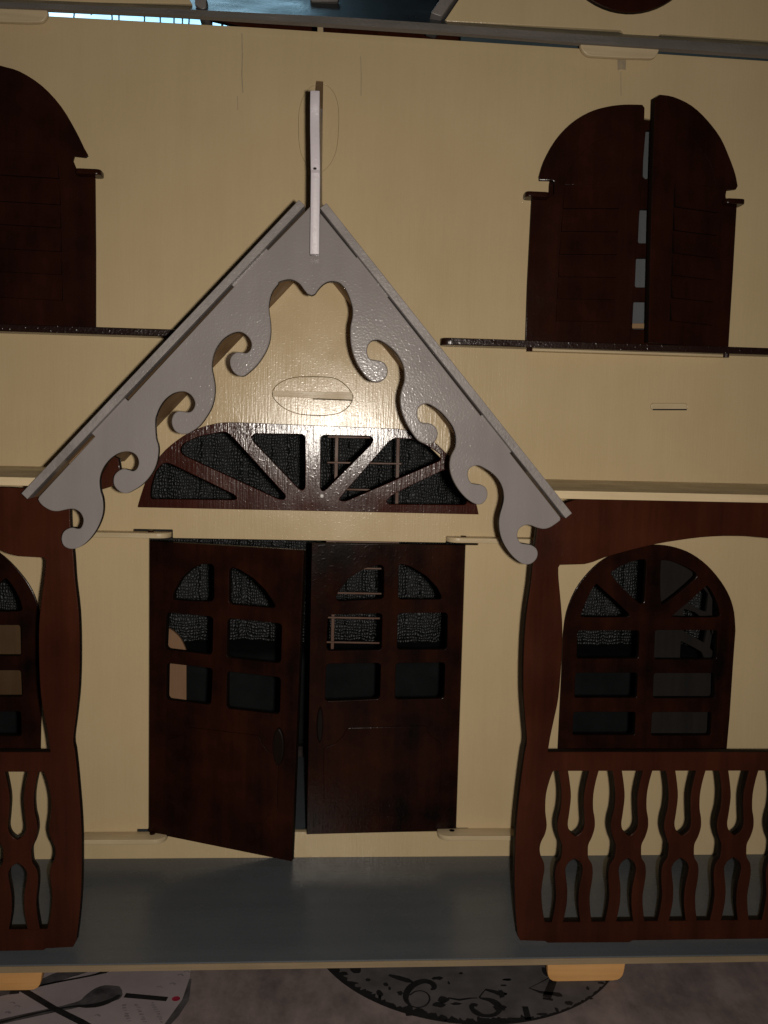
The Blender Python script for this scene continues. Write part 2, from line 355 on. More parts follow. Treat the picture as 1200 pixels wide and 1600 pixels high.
# doors --------------------------------------------------------------------------
FLd, FRd = Frame((-90, -.6, 0), -20), Frame((75.2, -.6, 0), 2.5)
D1 = lambda t: Z(200, 800, 2.143, t)
left_panes = ['148,293 152,268 178,222 212,190 245,175 280,174 288,184 288,287 280,300 200,298', '338,195 347,184 372,192 420,222 460,262 488,303 494,316 486,322 347,310 337,302',
    '128,347 135,336 277,350 285,358 282,470 275,478 132,461 123,453', '332,365 340,356 507,373 515,381 512,498 504,507 337,489 330,480',
    '129,513 136,507 277,523 283,531 278,638 271,646 134,629 127,621', '330,542 337,534 504,553 511,561 508,668 500,677 336,659 329,650']
right_panes = ['695,290 705,265 740,222 790,190 845,176 857,184 857,284 849,292 705,299', '905,182 913,173 950,184 1000,215 1035,252 1051,283 1049,293 913,293 905,286',
    '669,353 678,344 844,339 852,346 850,456 842,463 673,465 665,457', '903,347 911,339 1064,337 1071,344 1069,454 1062,461 908,461 901,454',
    '663,516 671,508 839,506 847,513 844,619 837,627 668,634 660,627', '897,513 904,506 1057,504 1063,511 1059,617 1052,625 901,628 894,621']
def door(fr, panes, outer, handle, panel):
    ld = plate('door', fr, outer, [rounded(fr.pts(D1(q)), 1.0, 3) for q in panes], 3.8, DARKM, house, .3)
    plate('door_panel', fr, smooth(fr.pts(D1(panel)), 2, True) if 0 else rounded(fr.pts(D1(panel)), 1.2, 2), [], 1.3, DARKM, ld, .3, .75)
    h = fr.pts(D1(handle)); u_, v_ = sum(p[0] for p in h) / len(h), sum(p[1] for p in h) / len(h); hh = (max(p[1] for p in h) - min(p[1] for p in h)) / 2
    wd = (max(p[0] for p in h) - min(p[0] for p in h)) / 2
    sh = [(u_ + wd * math.cos(2 * math.pi * k / 24) * (1 if abs(math.sin(2 * math.pi * k / 24)) < .8 else .9), v_ + hh * math.sin(2 * math.pi * k / 24)) for k in range(24)]
    plate('handle', fr, sh, [], 2.2, CHAR, ld, .7, 2.0)
    return ld
ld = door(FLd, left_panes, [(.4, -215.3), (81.9, -218.0), (85.7, -58.8), (.6, -59.0)], '488,770 505,708 527,768 520,835 495,832', '128,765 190,742 205,720 440,748 452,775 470,800 505,820 500,1000 470,1015 452,1045 200,1015 185,990 128,960')
door(FRd, right_panes, box_uv(-81.2, -215.2, -.2, -58.5), '632,655 650,652 652,770 636,768', '735,722 1000,715 1010,745 1050,775 1045,960 1010,985 1000,1010 720,1020 705,988 655,965 655,790 692,775 718,752')
# hinge bars: thick tongues on the wall that carry the door pins
def tongue(px0, px1, pyf, ytop_wall, out, round_end, mat=CREAMX, t=2.6):
    fr = Yp(-out); u0, z = fr.pix((px0, pyf)); u1, z1 = fr.pix((px1, pyf)); zt = (z + z1) / 2
    r_ = min(out * .75, 6)
    if round_end == 'R': sec = [(u0, .05), (u0, -out)] + [(u1 - r_ + r_ * math.sin(a_), -out + r_ - r_ * math.cos(a_)) for a_ in np.linspace(0, math.pi / 2, 7)] + [(u1, .05)]
    else: sec = [(u1, .05), (u1, -out)] + [(u0 + r_ - r_ * math.sin(a_), -out + r_ - r_ * math.cos(a_)) for a_ in np.linspace(0, math.pi / 2, 7)] + [(u0, .05)]
    return prism('hinge_bar', sec, zt - t, zt, 'Z', mat, house, .3)
for args, pin in (((118, 264, 832.5, 0, 9, 'R'), (236, 831)), ((700, 842, 841.5, 0, 9, 'L'), (724, 840)), ((118, 258, 1312.5, 0, 10, 'R'), (238, 1303)), ((686, 842, 1306.5, 0, 10, 'L'), (706, 1300))):
    hb = tongue(*args)
    u_, z = Yp(-3).pix(pin)
    prism('hinge_pin', [(u_ + 1.5 * math.cos(q), -3 + 1.5 * math.sin(q)) for q in np.linspace(0, 2 * math.pi, 9)[:-1]], z - 3, z + 1.0, 'Z', DARKM, hb, 0)

# upstairs shutters with their frames and sills --------------------------------
S6 = lambda t: Z(780, 100, 2.857, t)
S1 = lambda t: Z(0, 0, 2, t)
def slats(fr, par, rows, w_lo=1.7):
    for (ul, vl, ur, vr), (ul2, vl2, ur2, vr2) in zip(rows, rows[1:]):
        bm = bmesh.new(); e = .25
        P = [(ul, vl - e, .12), (ur, vr - e, .12), (ur2, vr2 + .05, w_lo), (ul2, vl2 + .05, w_lo), (ul, vl - e, -.3), (ur, vr - e, -.3), (ur2, vr2 + .05, -.3), (ul2, vl2 + .05, -.3)]
        vs = [bm.verts.new(world(fr.at(*p))) for p in P]
        for q in ((0, 1, 2, 3), (0, 4, 5, 1), (1, 5, 6, 2), (2, 6, 7, 3), (3, 7, 4, 0), (4, 7, 6, 5)): bm.faces.new([vs[i] for i in q])
        bmesh.ops.recalc_face_normals(bm, faces=bm.faces)
        me = bpy.data.meshes.new('slat'); bm.to_mesh(me); bm.free(); o_ = link('slat', me, [SHUT, CHAR], par)
        for p in me.polygons: p.material_index = 0 if p.normal.dot(fr.N) > .5 else 1
def row(fr, px): 
    (a1, b1), (a2, b2) = fr.pix(px[0]), fr.pix(px[1]); return (a1, b1, a2, b2)
ROOMW = Yp(2.0)
frame_r_holes = [rounded(ROOMW.pts(q), 1.2, 3) for q in (S6('655,295 760,298 760,430 700,480 657,517 638,500'), S6('627,648 740,650 735,800 620,800'), S6('612,866 730,866 726,997 606,997'), S6('600,1061 722,1061 718,1184 594,1184'),
     S6('300,650 590,648 584,800 294,800'), S6('290,866 580,866 574,997 284,997'), S6('280,1061 566,1061 560,1184 274,1184'))]
fr_r = plate('window_frame', ROOMW, arch(109, 207, 47, 128, 165.5), frame_r_holes, 3, SHUT, house, .25)
plate('window_frame', ROOMW, arch(-217, -130, 50.5, 128, 165.5), [], 3, SHUT, house, .25)
# sills
def sill(px0, py0, px1, py1, out, name, zt=None):
    fr = Yp(-out); u0, z0 = fr.pix((px0, py0)); u1, z1 = fr.pix((px1, py1)); z = (z0 + z1) / 2
    return prism(name, rounded([(u0, -.03), (u0, -out), (u1, -out), (u1, -.03)], 5, 5), z - 3.6, z, 'Z', SILL, house, .4), z
sl, zs = sill(690, 528, 1330, 547, 11, 'sill')
u0, u1 = W0.pix((822, 540))[0], W0.pix((1128, 550))[0]
prism('sill_bracket', [(u0, -.02), (u0, -7), (u1, -7), (u1, -.02)], zs - 4.9, zs - 3.65, 'Z', CREAMX, sl, .2)
for px in ((826, 546), (1132, 554)):
    u_, z = Yp(-6).pix(px)
    prism('hinge_pin', [(u_ + 1.6 * math.cos(q), -8 + 1.6 * math.sin(q)) for q in np.linspace(0, 2 * math.pi, 9)[:-1]], zs - 5.4, zs - 3.4, 'Z', SHUT, sl, 0)
sl, zs2 = sill(-110, 505, 300, 513, 11, 'sill')
snap = lambda ps, z: [(a_, z + .05 if b_ < 54 else b_) for a_, b_ in ps]
# left leaf of the pair
SL, SR, SU = Frame((120, -2.6, 0), -1.5), Frame((212, -1.2, 0), 18), Frame((-95, -2.6, 0), 0)
leaf = smooth(SL.pts(S6('178,500 200,430 250,340 320,265 400,215 480,190 560,180 640,181')), 3) + SL.pts(S6('650,195 642,500 615,800 582,1240 350,1234 118,1228 126,980 145,600 222,596 246,578 248,528 238,519 180,518'))
sh = plate('shutter', SL, snap(leaf, zs), [], 3.4, SHUT, house, .35)
slats(SL, sh, [row(SL, S6(t)) for t in ('292,548 540,543', '283,648 534,648', '275,750 530,752', '268,852 525,853', '263,952 518,955', '257,1050 512,1054', '252,1148 505,1153')])
ap = smooth(SL.pts(S6('292,540 310,480 345,425 400,370 470,330 555,308')), 3) + SL.pts(S6('550,420 542,536'))
a0 = plate('arch_panel', SL, ap, [], .8, SHUT, sh, .25, .35)
leaf = SR.pts(S6('697,150')) + smooth(SR.pts(S6('720,136 780,146 860,185 930,250 990,330 1030,420 1055,490 1066,545')), 3) + SR.pts(S6('1058,560 1016,562 1012,590 1018,622 1062,630 1045,930 1025,1256 850,1245 668,1233 680,700'))
sh = plate('shutter', SR, snap(leaf, zs), [], 3.4, SHUT, house, .35)
slats(SR, sh, [row(SR, S6(t)) for t in ('782,533 966,562', '778,640 970,667', '774,745 964,768', '771,845 958,868', '768,945 952,966', '765,1045 948,1064', '760,1147 944,1168')])
ap = SR.pts(S6('790,526 795,320')) + smooth(SR.pts(S6('800,300 860,335 910,395 950,465 968,553')), 3)
plate('arch_panel', SR, ap, [], .8, SHUT, sh, .25, .35)
leaf = smooth(SU.pts(S1('-70,180 0,207 60,225 130,270 190,335 235,410 262,465')), 3) + SU.pts(S1('273,484 266,490 230,486 226,500 238,530 252,545 295,556 297,780 297,1016 120,1012 -24,1008 -24,160'))
sh = plate('shutter', SU, snap(leaf, zs2), [], 3.4, SHUT, house, .35)
slats(SU, sh, [row(SU, S1(t)) for t in ('-10,478 180,490', '-10,548 186,560', '-10,630 190,642', '-10,702 192,714', '-10,778 193,788', '-10,850 195,860', '-10,930 197,940')])
ap = smooth(SU.pts(S1('-10,290 30,315 90,360 140,420 178,482')), 3) + SU.pts(S1('-10,470'))
plate('arch_panel', SU, ap, [], .8, SHUT, sh, .25, .35)
# hinge lugs
def lug(px0, px1, py, out, t=2.6, y1=-.05):
    fr = Yp(-out); u0, z = fr.pix((px0, py)); u1, _ = fr.pix((px1, py))
    return prism('hinge_lug', rounded([(u0, y1), (u0, -out), (u1, -out), (u1, y1)], 2.6, 4), z - t, z, 'Z', SHUT, house, .5)
lug(822, 860, 298, 9); lug(1134, 1166, 309, 9); lug(116, 157, 262, 9)
# porch roofs, floor, porch frames ----------------------------------------------
RF = Yp(-104); BF = Yp(-100)
gl = RF.pts([(467, 312), (33, 771), (42.5, 780), (476.5, 321)]); gr = RF.pts([(510, 317), (894, 802), (884, 810), (500, 325)])
def slab(x0, x1, zz):
    return prism('porch_roof', [(-97, zz - 3.4), (.0 - .02, zz - 3.4), (-.02, zz), (-97, zz)], x0, x1, 'X', CREAMX, house, .25)
def edge_x(a_, b_, z): return a_[0] + (b_[0] - a_[0]) * (z - a_[1]) / (b_[1] - a_[1])
slab(XL, edge_x(gl[0], gl[1], -21.9) - .05, -21.9); slab(edge_x(gr[0], gr[1], -22.7) + .05, XR, -22.7)
fl_ = prism('porch_floor', [(-95, ZF - 3.3), (150, ZF - 3.3), (150, ZF), (-95, ZF)], XL, XR, 'X', FLOOR, house, .25)
prism('floor_edge', [(-95.5, ZF - 3.25), (-95.02, ZF - 3.25), (-95.02, ZF - .5), (-95.5, ZF - .5)], XL, XR, 'X', FLOORE, fl_, 0)
PF = Yp(-86)
q4 = lambda t: PF.pts(Z(780, 740, 2.857, t)); q5 = lambda t: PF.pts(Z(760, 1150, 2.727, t))
left_edge = smooth(q4('172,180 168,260 150,400 140,500 120,640 110,800 108,960 115,1080 124,1190') + q5('165,60'), 3)[:-1] + \
    smooth(q5('165,62 150,170 130,350 122,500 120,640 125,760 133,850'), 3) + q5('145,872 250,875 262,882 610,880 622,872')
XE = 268.0
zb = q5('622,872')[-1][1]
top_r = q4('1200,125 900,122 650,117 430,112 340,116 300,130 262,155')
frame_out = left_edge + [(XE, zb), (XE, top_r[0][1])] + top_r
up_hole = [*q4('272,408')] + smooth(q4('265,420 266,470 277,590 283,700 278,850 265,1000 245,1100 228,1180 218,1243'), 3)
zr = up_hole[-1][1]
top_edge = q4('1200,283 1100,280 1000,279 900,285 800,298 700,315 585,342 470,375 420,395 380,405')
cxp = q4('1060,279')[0][0]
mir = [(2 * cxp - x, z) for x, z in top_edge if x < cxp - 8][::-1]
up_hole = up_hole + [(2 * cxp - x, z) for x, z in up_hole[::-1]] + mir + smooth([p for p in top_edge if p[0] < cxp + 10], 2)
post_in = smooth(q5('285,150 270,190 255,250 252,320 258,380 250,420 235,450 228,480 232,510 245,540 248,570 240,620 235,670 240,740 250,795'), 3)
zrb, zbt = q5('600,148')[0][1], q5('600,792')[0][1]
XI = XE - 14
low_hole = post_in + [(XI, zbt), (XI, zrb)]
# widen outline to the far post
frame_out = left_edge + [(XE + 30, zb), (XE + 30, top_r[0][1])] + top_r
XI = XE + 12; low_hole = post_in + [(XI, zbt), (XI, zrb)]
up_hole = [(min(x, XE + 14), z) for x, z in up_hole]
def half(txt, ax=395.0, k=.0997):
    out = []
    for t in txt.split():
        o_, y = (float(v) for v in t.split(',')); out.append((o_ * k, y))
    return out
HO = half('95,140 82,190 73,250 75,310 84,350 86,390 75,430 61,460 60,490 64,520 81,545 87,580 85,620 78,680 83,740 94,800')
HV = half('50,140 37,200 29,260 34,330 38,375 27,405 0,425'); HL = half('0,520 25,535 39,560 37,590 27,650 27,720 41,800')
zc = lambda y: zrb + (148 - y) * (zrb - zbt) / (792 - 148)
def baluster_shape(cx):
    o_ = smooth([(a_, zc(y)) for a_, y in HO], 3); v_ = smooth([(a_, zc(y)) for a_, y in HV], 3); l_ = smooth([(a_, zc(y)) for a_, y in HL], 3)
    right = o_                                                    # top to bottom
    low = l_[::-1] + [(-x, z) for x, z in l_[1:]]                 # bottom right up to apex, down to bottom left
    leftside = [(-x, z) for x, z in o_[::-1]]
    top = [(-x, z) for x, z in v_] + [(x, z) for x, z in v_[::-1][1:]]
    return [(x + cx, z) for x, z in right + low + leftside + top]
c0 = (q5('395,148')[0][0] + q5('362,792')[0][0]) / 2 + .1
frames = []
# mirrored twin: axis halfway between the two posts
axis = (PF.pix((820, 1172))[0] + Yp(-84).pix((119.5, 1179))[0]) / 2
mirror = lambda ps: [(2 * axis - x, z - .3) for x, z in ps]
bulge = q4('172,180')[0]
for side in (0, 1):
    f_ = mirror if side else (lambda ps: ps)
    fo = frame_out
    if side:                                                     # this frame shows a rounded shoulder under the gable
        xs = 2 * axis - PF.pix((188, 735))[0]
        i0 = len(left_edge) + 2
        fo = left_edge[1:] + [(XE + 30, zb), (XE + 30, top_r[0][1])] + top_r[:-3] + [(top_r[-2][0], -27), (xs + 8, -21), (xs + 3, -12.5), (xs + .8, -13.5), (xs, -19), (xs + 1.4, -24.5), (left_edge[0][0] - .5, -31), left_edge[0]]
    pf = plate('porch_frame', PF, f_(fo), [f_(up_hole), f_(low_hole)], 4.4, MAHOG, house, .35)
    for k in range(8):
        plate('baluster', PF, f_(baluster_shape(c0 + 24.53 * k)), [], 4.0, MAHOG, pf, .35, -.2)
    xa, xb = (PF.pix((855, 1510))[0], PF.pix((979, 1510))[0])
    if side: xb_ = Yp(-84).pix((70, 1520))[0]; xa, xb = xb_ - (xb - xa), xb_
    ft = rounded([(xa, ZF - 3.32), (xa + .5, -247.3), (xb - 1.5, -247.3), (xb, ZF - 3.32)], 4.5, 4)
    plate('foot', PF, ft, [], 4.2, BAREX, house, .3)
    prism('foot', [(xa, 100), (xb, 100), (xb, 104), (xa, 104)], -247.4, ZF - 3.32, 'Z', BAREX, house, .3)

# gable: roof boards, scrolled bargeboard, finial ---------------------------------
def roof_board(sec):
    ob = prism('gable_roof', sec, -104, -.02, 'Y', [GREYY, BARE], house, .25)
    n_in = Vector((sec[2][0] - sec[1][0], 0, sec[2][1] - sec[1][1])).normalized()
    bm = bmesh.new(); bm.from_mesh(ob.data)                        # the paint stops just behind the bargeboard
    bmesh.ops.bisect_plane(bm, geom=bm.verts[:] + bm.edges[:] + bm.faces[:], plane_co=(0, -.097, 0), plane_no=(0, 1, 0))
    bm.to_mesh(ob.data); bm.free()
    for p in ob.data.polygons:
        if p.normal.dot(n_in) > .9 and p.center.y > -.097: p.material_index = 1
    return ob
roof_board(gl); roof_board(gr)
def soffit(sec, z_low):                                           # bare batten lining under each roof board
    (x0, z0), (x1, z1) = sec[3], sec[2]; d = Vector((sec[2][0] - sec[1][0], sec[2][1] - sec[1][1])).normalized() * 3.3
    k = (z0 - z_low) / (z0 - z1); x1, z1 = x0 + (x1 - x0) * k, z_low
    e = d.normalized() * .02
    prism('soffit', [(x0 + e.x, z0 - 6 + e.y), (x1 + e.x, z1 + e.y), (x1 + d.x, z1 + d.y), (x0 + d.x, z0 - 6 + d.y)] if 0 else
          [(x0 + e.x, z0 + e.y), (x1 + e.x, z1 + e.y), (x1 + d.x, z1 + d.y), (x0 + d.x, z0 + d.y)], -92, -.03, 'Y', BARE, house, .15)
soffit(gl, -16); soffit(gr, -16)
Lx = lambda x: 778 - 1.077 * (x - 59); Rx = lambda x: 402 + 1.275 * (x - 557)
def tab(x0, x1, fn, n): return [(x0, fn(x0)), (x0 + n[0], fn(x0) + n[1]), (x1 + n[0], fn(x1) + n[1]), (x1, fn(x1))]
edge_l = [(486, Lx(486) + 3)] + tab(419, 365, Lx, (-9, -8.3)) + tab(200, 148, Lx, (-9, -8.3)) + [(61, Lx(61))]
edge_r = [(876, Rx(876))] + tab(797, 751, Rx, (9.4, -7.4)) + tab(606, 557, Rx, (9.4, -7.4)) + [(492, Rx(492) + 3)]
sA = Z(30, 600, 5, '145,902 165,935 200,965 250,990 300,995 350,985 400,976 440,982 475,1005 495,1040 500,1070 492,1105 475,1128 450,1130 420,1122 385,1128 350,1150 332,1185 330,1225 345,1262 375,1283 415,1290 460,1280 510,1250 560,1200 605,1135 635,1070 652,1010 656,950 650,890 635,840 628,790 628,740 640,690 665,640 705,590 750,555 800,533 850,528 890,540 918,565 932,600 930,635 915,665 890,680 860,672 820,663 780,675 745,710 735,750 740,790 765,825 800,848 840,855 880,838 950,795 1010,735 1055,665 1080,590 1088,520 1083,470 1068,420')
sB = Z(220, 420, 5.4545, '122,1300 135,1240 165,1170 210,1110 270,1065 330,1047 385,1050 430,1080 457,1125 460,1165 440,1205 410,1222 370,1217 320,1213 280,1240 262,1290 268,1340 295,1385 345,1408 390,1408 430,1390 500,1340 560,1260 605,1180 628,1090 632,1000 620,920 608,860 608,800 622,730 650,665 700,600 760,558 820,538 870,545 915,580 940,625 942,665 925,700 895,718 860,712 820,710 780,735 758,780 765,835 790,880 830,910 875,915 920,885 990,820 1050,735 1090,650 1108,560 1108,470 1098,390 1092,320 1105,240 1130,180 1170,130')
sM = Z(350, 280, 4, '345,640 400,625 440,632 475,655 500,690 522,716')
sM2 = Z(350, 280, 4, '570,716 592,685 622,655 660,638 710,642 745,668 775,715')
sC = Z(520, 430, 5.925, '178,280 185,340 180,400 165,470 162,560 170,650 195,750 235,840 290,920 340,970 390,990 440,985 490,950 508,900 505,860 480,815 430,790 375,785 340,770 322,735 318,690 330,645 360,610 400,600 440,605 500,640 560,690 610,750 650,830 663,900 662,980 640,1050 625,1130 628,1210 650,1300 690,1390 740,1470 790,1530 850,1560 900,1565 945,1540 970,1490 968,1440 940,1395 890,1370 840,1370 805,1350 787,1310 785,1260 800,1220 840,1195 880,1192 930,1215 1000,1265 1060,1330 1110,1400 1135,1470 1140,1540')
sD = Z(660, 640, 5, '255,300 225,360 212,430 222,500 245,560 280,620 330,680 380,720 430,742 470,735 500,700 510,655 495,610 460,588 420,583 385,575 363,545 355,500 368,462 400,442 440,438 490,460 550,500 600,555 630,620 638,690 628,750 610,810 600,870 603,940 620,1010 655,1080 700,1140 750,1185 800,1210 850,1205 890,1170 903,1125 890,1085 850,1058 800,1050 765,1040 745,1000 745,960 765,925 805,903 850,905 890,920 940,933 990,925 1040,895 1078,866')
low = smooth(sA + sB + sM, 3) + [(484.5, 460.5), (487, 461.5), (489.5, 460.5)] + smooth(sM2 + sC + sD, 3)
bb = plate('bargeboard', BF, BF.pts(edge_l + low + edge_r), [], 4.0, GREY, house, .45)
# finial: a board on edge, from its tenon in the wall out over the ridge
def zz(px, y): return Yp(y).pix(px)[1]
side_ = [(-103.9, zz((490, 397), -108)), (-108, zz((490, 397), -108)), (-108, zz((491, 270), -108)), (-109.5, zz((491, 265), -109.5)), (-110, zz((491, 200), -110)), (-109, zz((491, 180), -109)),
         (-110, zz((491, 170), -110)), (-110, zz((487, 141), -110)), (-92, zz((487, 141), -110) + 1), (-80, zz((498, 168), -80)), (-55, zz((499, 196), -55)), (-30, zz((499, 170), -30)), (-.3, zz((499, 127), 0)), (-.3, zz((499, 265), 0)),
         (-.3, 98), (-103.9, 89.8)]
fm_ = bpy.data.meshes.new('finial'); bm = bmesh.new()
def finx(y, z):                                                   # the board leans a little off square
    base = -5.7 + .25 * math.sin(z * .09) + (y + 108) / 108 * .5
    return base - .012 * (z - 85)
A_ = [bm.verts.new(world((finx(y, z) - 1.8, y, z))) for y, z in side_]; B_ = [bm.verts.new(world((finx(y, z) + 1.8, y, z))) for y, z in side_]
bm.faces.new(A_); bm.faces.new(B_[::-1])
for i in range(len(side_)): bm.faces.new((A_[i], B_[i], B_[(i + 1) % len(side_)], A_[(i + 1) % len(side_)]))
bmesh.ops.recalc_face_normals(bm, faces=bm.faces)
bmesh.ops.bevel(bm, geom=[e for e in bm.edges if e.calc_face_angle(0) > .7], offset=.0003, segments=2, affect='EDGES', profile=.5)
bm.to_mesh(fm_); bm.free(); finish(fm_); fin = link('finial', fm_, [WHITE, BARE], house)
for p in fm_.polygons:
    if p.center.y > -.030 : p.material_index = 1
gx = finx(-.3, 140); tt = W0.pts([(494, 127), (505, 128), (503, 262), (498, 268)])
plate('tenon', W0, tt, [], 1.2, BARE, fin, .1, .9)
u_, z = Yp(-110.2).pix((492, 263)); plate('nail_hole', Yp(-110.0), [(u_ + .7 * math.cos(q), z + .45 * math.sin(q)) for q in np.linspace(0, 2 * math.pi, 11)[:-1]], [], .3, SLOT, fin, .05, .1)

# main roof edge and dormers ---------------------------------------------------------
EF = Yp(-9)
top_e = EF.pts([(-90, 1), (0, 2.5), (150, 8.5), (300, 14.5), (530, 27), (760, 42), (960, 57), (1200, 72), (1450, 88)])
bot_e = EF.pts([(-90, 8), (0, 12), (75, 15), (200, 20.5), (300, 25.5), (400, 32), (530, 40), (760, 55.5), (900, 67.5), (1200, 88), (1450, 104)])
bm = bmesh.new(); loops = []
n_ = len(top_e)
import bisect
def zi(ps, x):
    for a_, b_ in zip(ps, ps[1:]):
        if a_[0] <= x <= b_[0]: return a_[1] + (b_[1] - a_[1]) * (x - a_[0]) / (b_[0] - a_[0])
    return ps[0][1] if x < ps[0][0] else ps[-1][1]
UP = 150
for x in np.linspace(XL, XR, 29):
    zt_, zb_ = zi(top_e, x), zi(bot_e, x); j = .12 * math.sin(x * .35) + .1 * math.sin(x * 1.3)
    loops.append([bm.verts.new(world(p)) for p in ((x, -9, zt_ + j), (x, -9 + UP * 1.5, zt_ + UP), (x, -7 + UP * 1.5, zt_ + UP - 5), (x, -9 + 3, zb_), (x, -9, zb_ + .3 + j))])
faces_e = []
for A_, B_ in zip(loops, loops[1:]):
    for i in range(5):
        fc = bm.faces.new((A_[i], A_[(i + 1) % 5], B_[(i + 1) % 5], B_[i])); fc.material_index = 1 if i in (3, 4) else 0
bm.faces.new(loops[0]); bm.faces.new(loops[-1]); bmesh.ops.recalc_face_normals(bm, faces=bm.faces)
me = bpy.data.meshes.new('roof'); bm.to_mesh(me); bm.free(); link('roof', me, [SLATE, EDGE], house)
DF = Yp(-3)
dz = DF.pts(Z(660, 0, 2.222, '78,66 84,74 690,104 702,122 818,127 828,118 1200,141 1600,168'))
dr = plate('dormer_wall', DF, rounded(dz, .4, 2) + [(dz[-1][0], 300), (dz[0][0] + 62, 300)], [], 4, CREAM, house, .3)
tb = Yp(-7.5).pts(Z(660, 0, 2.222, '547,140 822,158 822,178 806,203 690,200 575,194 552,172'))
plate('dormer_tab', Yp(-7.5), rounded(tb, 2.2, 3), [], 3, CREAMX, dr, .5)
oc = DF.pix((983, -104)); rr = abs(DF.pix((983, 23))[1] - oc[1])
plate('oculus', DF, [(oc[0] + rr * math.cos(q), oc[1] + rr * math.sin(q)) for q in np.linspace(0, 2 * math.pi, 61)[:-1]], [], 3, SHUT, dr, .5, 2.4)
dr2 = plate('dormer_wall', DF, DF.pts([(-160, -5), (0, 1.5), (300, 6)]) + [(DF.pix((300, 0))[0] - 62, 300), (-150 - 62, 300)], [], 4, CREAM, house, .3)
tb = Yp(-7.5).pts(Z(0, 0, 3.53, '-220,30 262,52 262,85 235,121 150,124 -220,112'))
plate('dormer_tab', Yp(-7.5), rounded(tb, 1.6, 3), [], 3, CREAMX, dr2, .5)
for q_ in ([(673, 20), (690, 26), (760, -76), (743, -82)], [(305, -6), (322, -8), (322, 12), (316, 15), (304, 6)]):
    ps = Yp(-7).pts(q_); plate('dormer_roof', Yp(-7), rounded(ps, .8, 2), [], 26, GREYY, house, .4)
ps = Yp(16).pts([(484, -6), (530, -6), (528, 2), (486, 2)]); plate('roof_trim', Yp(16), rounded(ps, .6, 2), [], 6, EDGE, house, .3)
ps = Yp(12).pts([(496, 38), (505, 39), (505, 58), (496, 58)]); plate('attic_stick', Yp(12), ps, [], 3, CREAMX, house, .2)
ps = Yp(60).pts([(322, 28), (487, 24), (487, 70), (400, 46)]); plate('attic_board', Yp(60), ps, [], 4, MAHOG, house, .2)
ps = Yp(64).pts([(506, 20), (770, 30), (740, 90), (506, 80)]); plate('attic_board', Yp(64), ps, [], 4, MAHOG, house, .2)
ps = Yp(30).pts([(720, 40), (1260, 50), (1260, 130), (720, 100)]); plate('attic_board', Yp(30), ps, [], 4, SLATE, house, .2)

# what the openings show of the inside ----------------------------------------------
prism('upper_floor', [(4.1, 8), (150, 8), (150, 12), (4.1, 12)], XL, XR, 'X', BARE, house, 0)
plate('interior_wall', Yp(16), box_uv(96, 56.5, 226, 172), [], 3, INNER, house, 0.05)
ps = Yp(14).pts(S6('500,1160 642,1160 642,1182 500,1182')); plate('interior_block', Yp(12), ps, [], 3, BARE, house, .2)
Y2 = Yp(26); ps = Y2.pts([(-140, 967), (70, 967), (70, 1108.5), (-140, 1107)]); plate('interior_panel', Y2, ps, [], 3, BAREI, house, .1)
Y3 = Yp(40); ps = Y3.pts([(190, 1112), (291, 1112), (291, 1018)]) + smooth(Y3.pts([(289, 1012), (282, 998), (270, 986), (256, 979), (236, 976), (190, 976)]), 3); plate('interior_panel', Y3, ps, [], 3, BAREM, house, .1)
Y4 = Yp(34)
q7 = lambda t: Y4.pts(Z(1000, 850, 4.85, t))
tri = [q7('365,440 470,320 520,380 505,515 430,490'), q7('330,490 420,520 470,560 580,600 540,700 520,600 490,750 330,660'), q7('310,735 400,780 470,820 490,870 480,930 300,930'), q7('550,400 620,420 620,900 545,880 560,820 530,790 545,700')]
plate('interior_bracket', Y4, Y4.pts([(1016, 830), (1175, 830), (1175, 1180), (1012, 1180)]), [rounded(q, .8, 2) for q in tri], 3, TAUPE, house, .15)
# hanging ladder
LD = Yp(60)
def stick(a_, b_, wd, par, name, w0=0):
    A_, B_ = Vector(LD.pix(a_)), Vector(LD.pix(b_)); t_ = (B_ - A_).normalized(); n__ = Vector((-t_.y, t_.x)) * wd
    return plate(name, LD, [tuple(A_ - n__), tuple(B_ - n__), tuple(B_ + n__), tuple(A_ + n__)], [], 1.6, STICK, par, .2, w0)
lad = bpy.data.objects.new('ladder', None); sc.collection.objects.link(lad); lad.parent = house
for x in (525, 621): stick((x + 1.5, 672), (x - 6, 1024), .95, lad, 'rail')
for y in (683, 723, 764.5, 805, 846, 887, 926, 964.5, 1003): stick((512 - .015 * (y - 683), y - .5), (628 - .028 * (y - 683), y + 1.5), .5, lad, 'rung', 1.65)

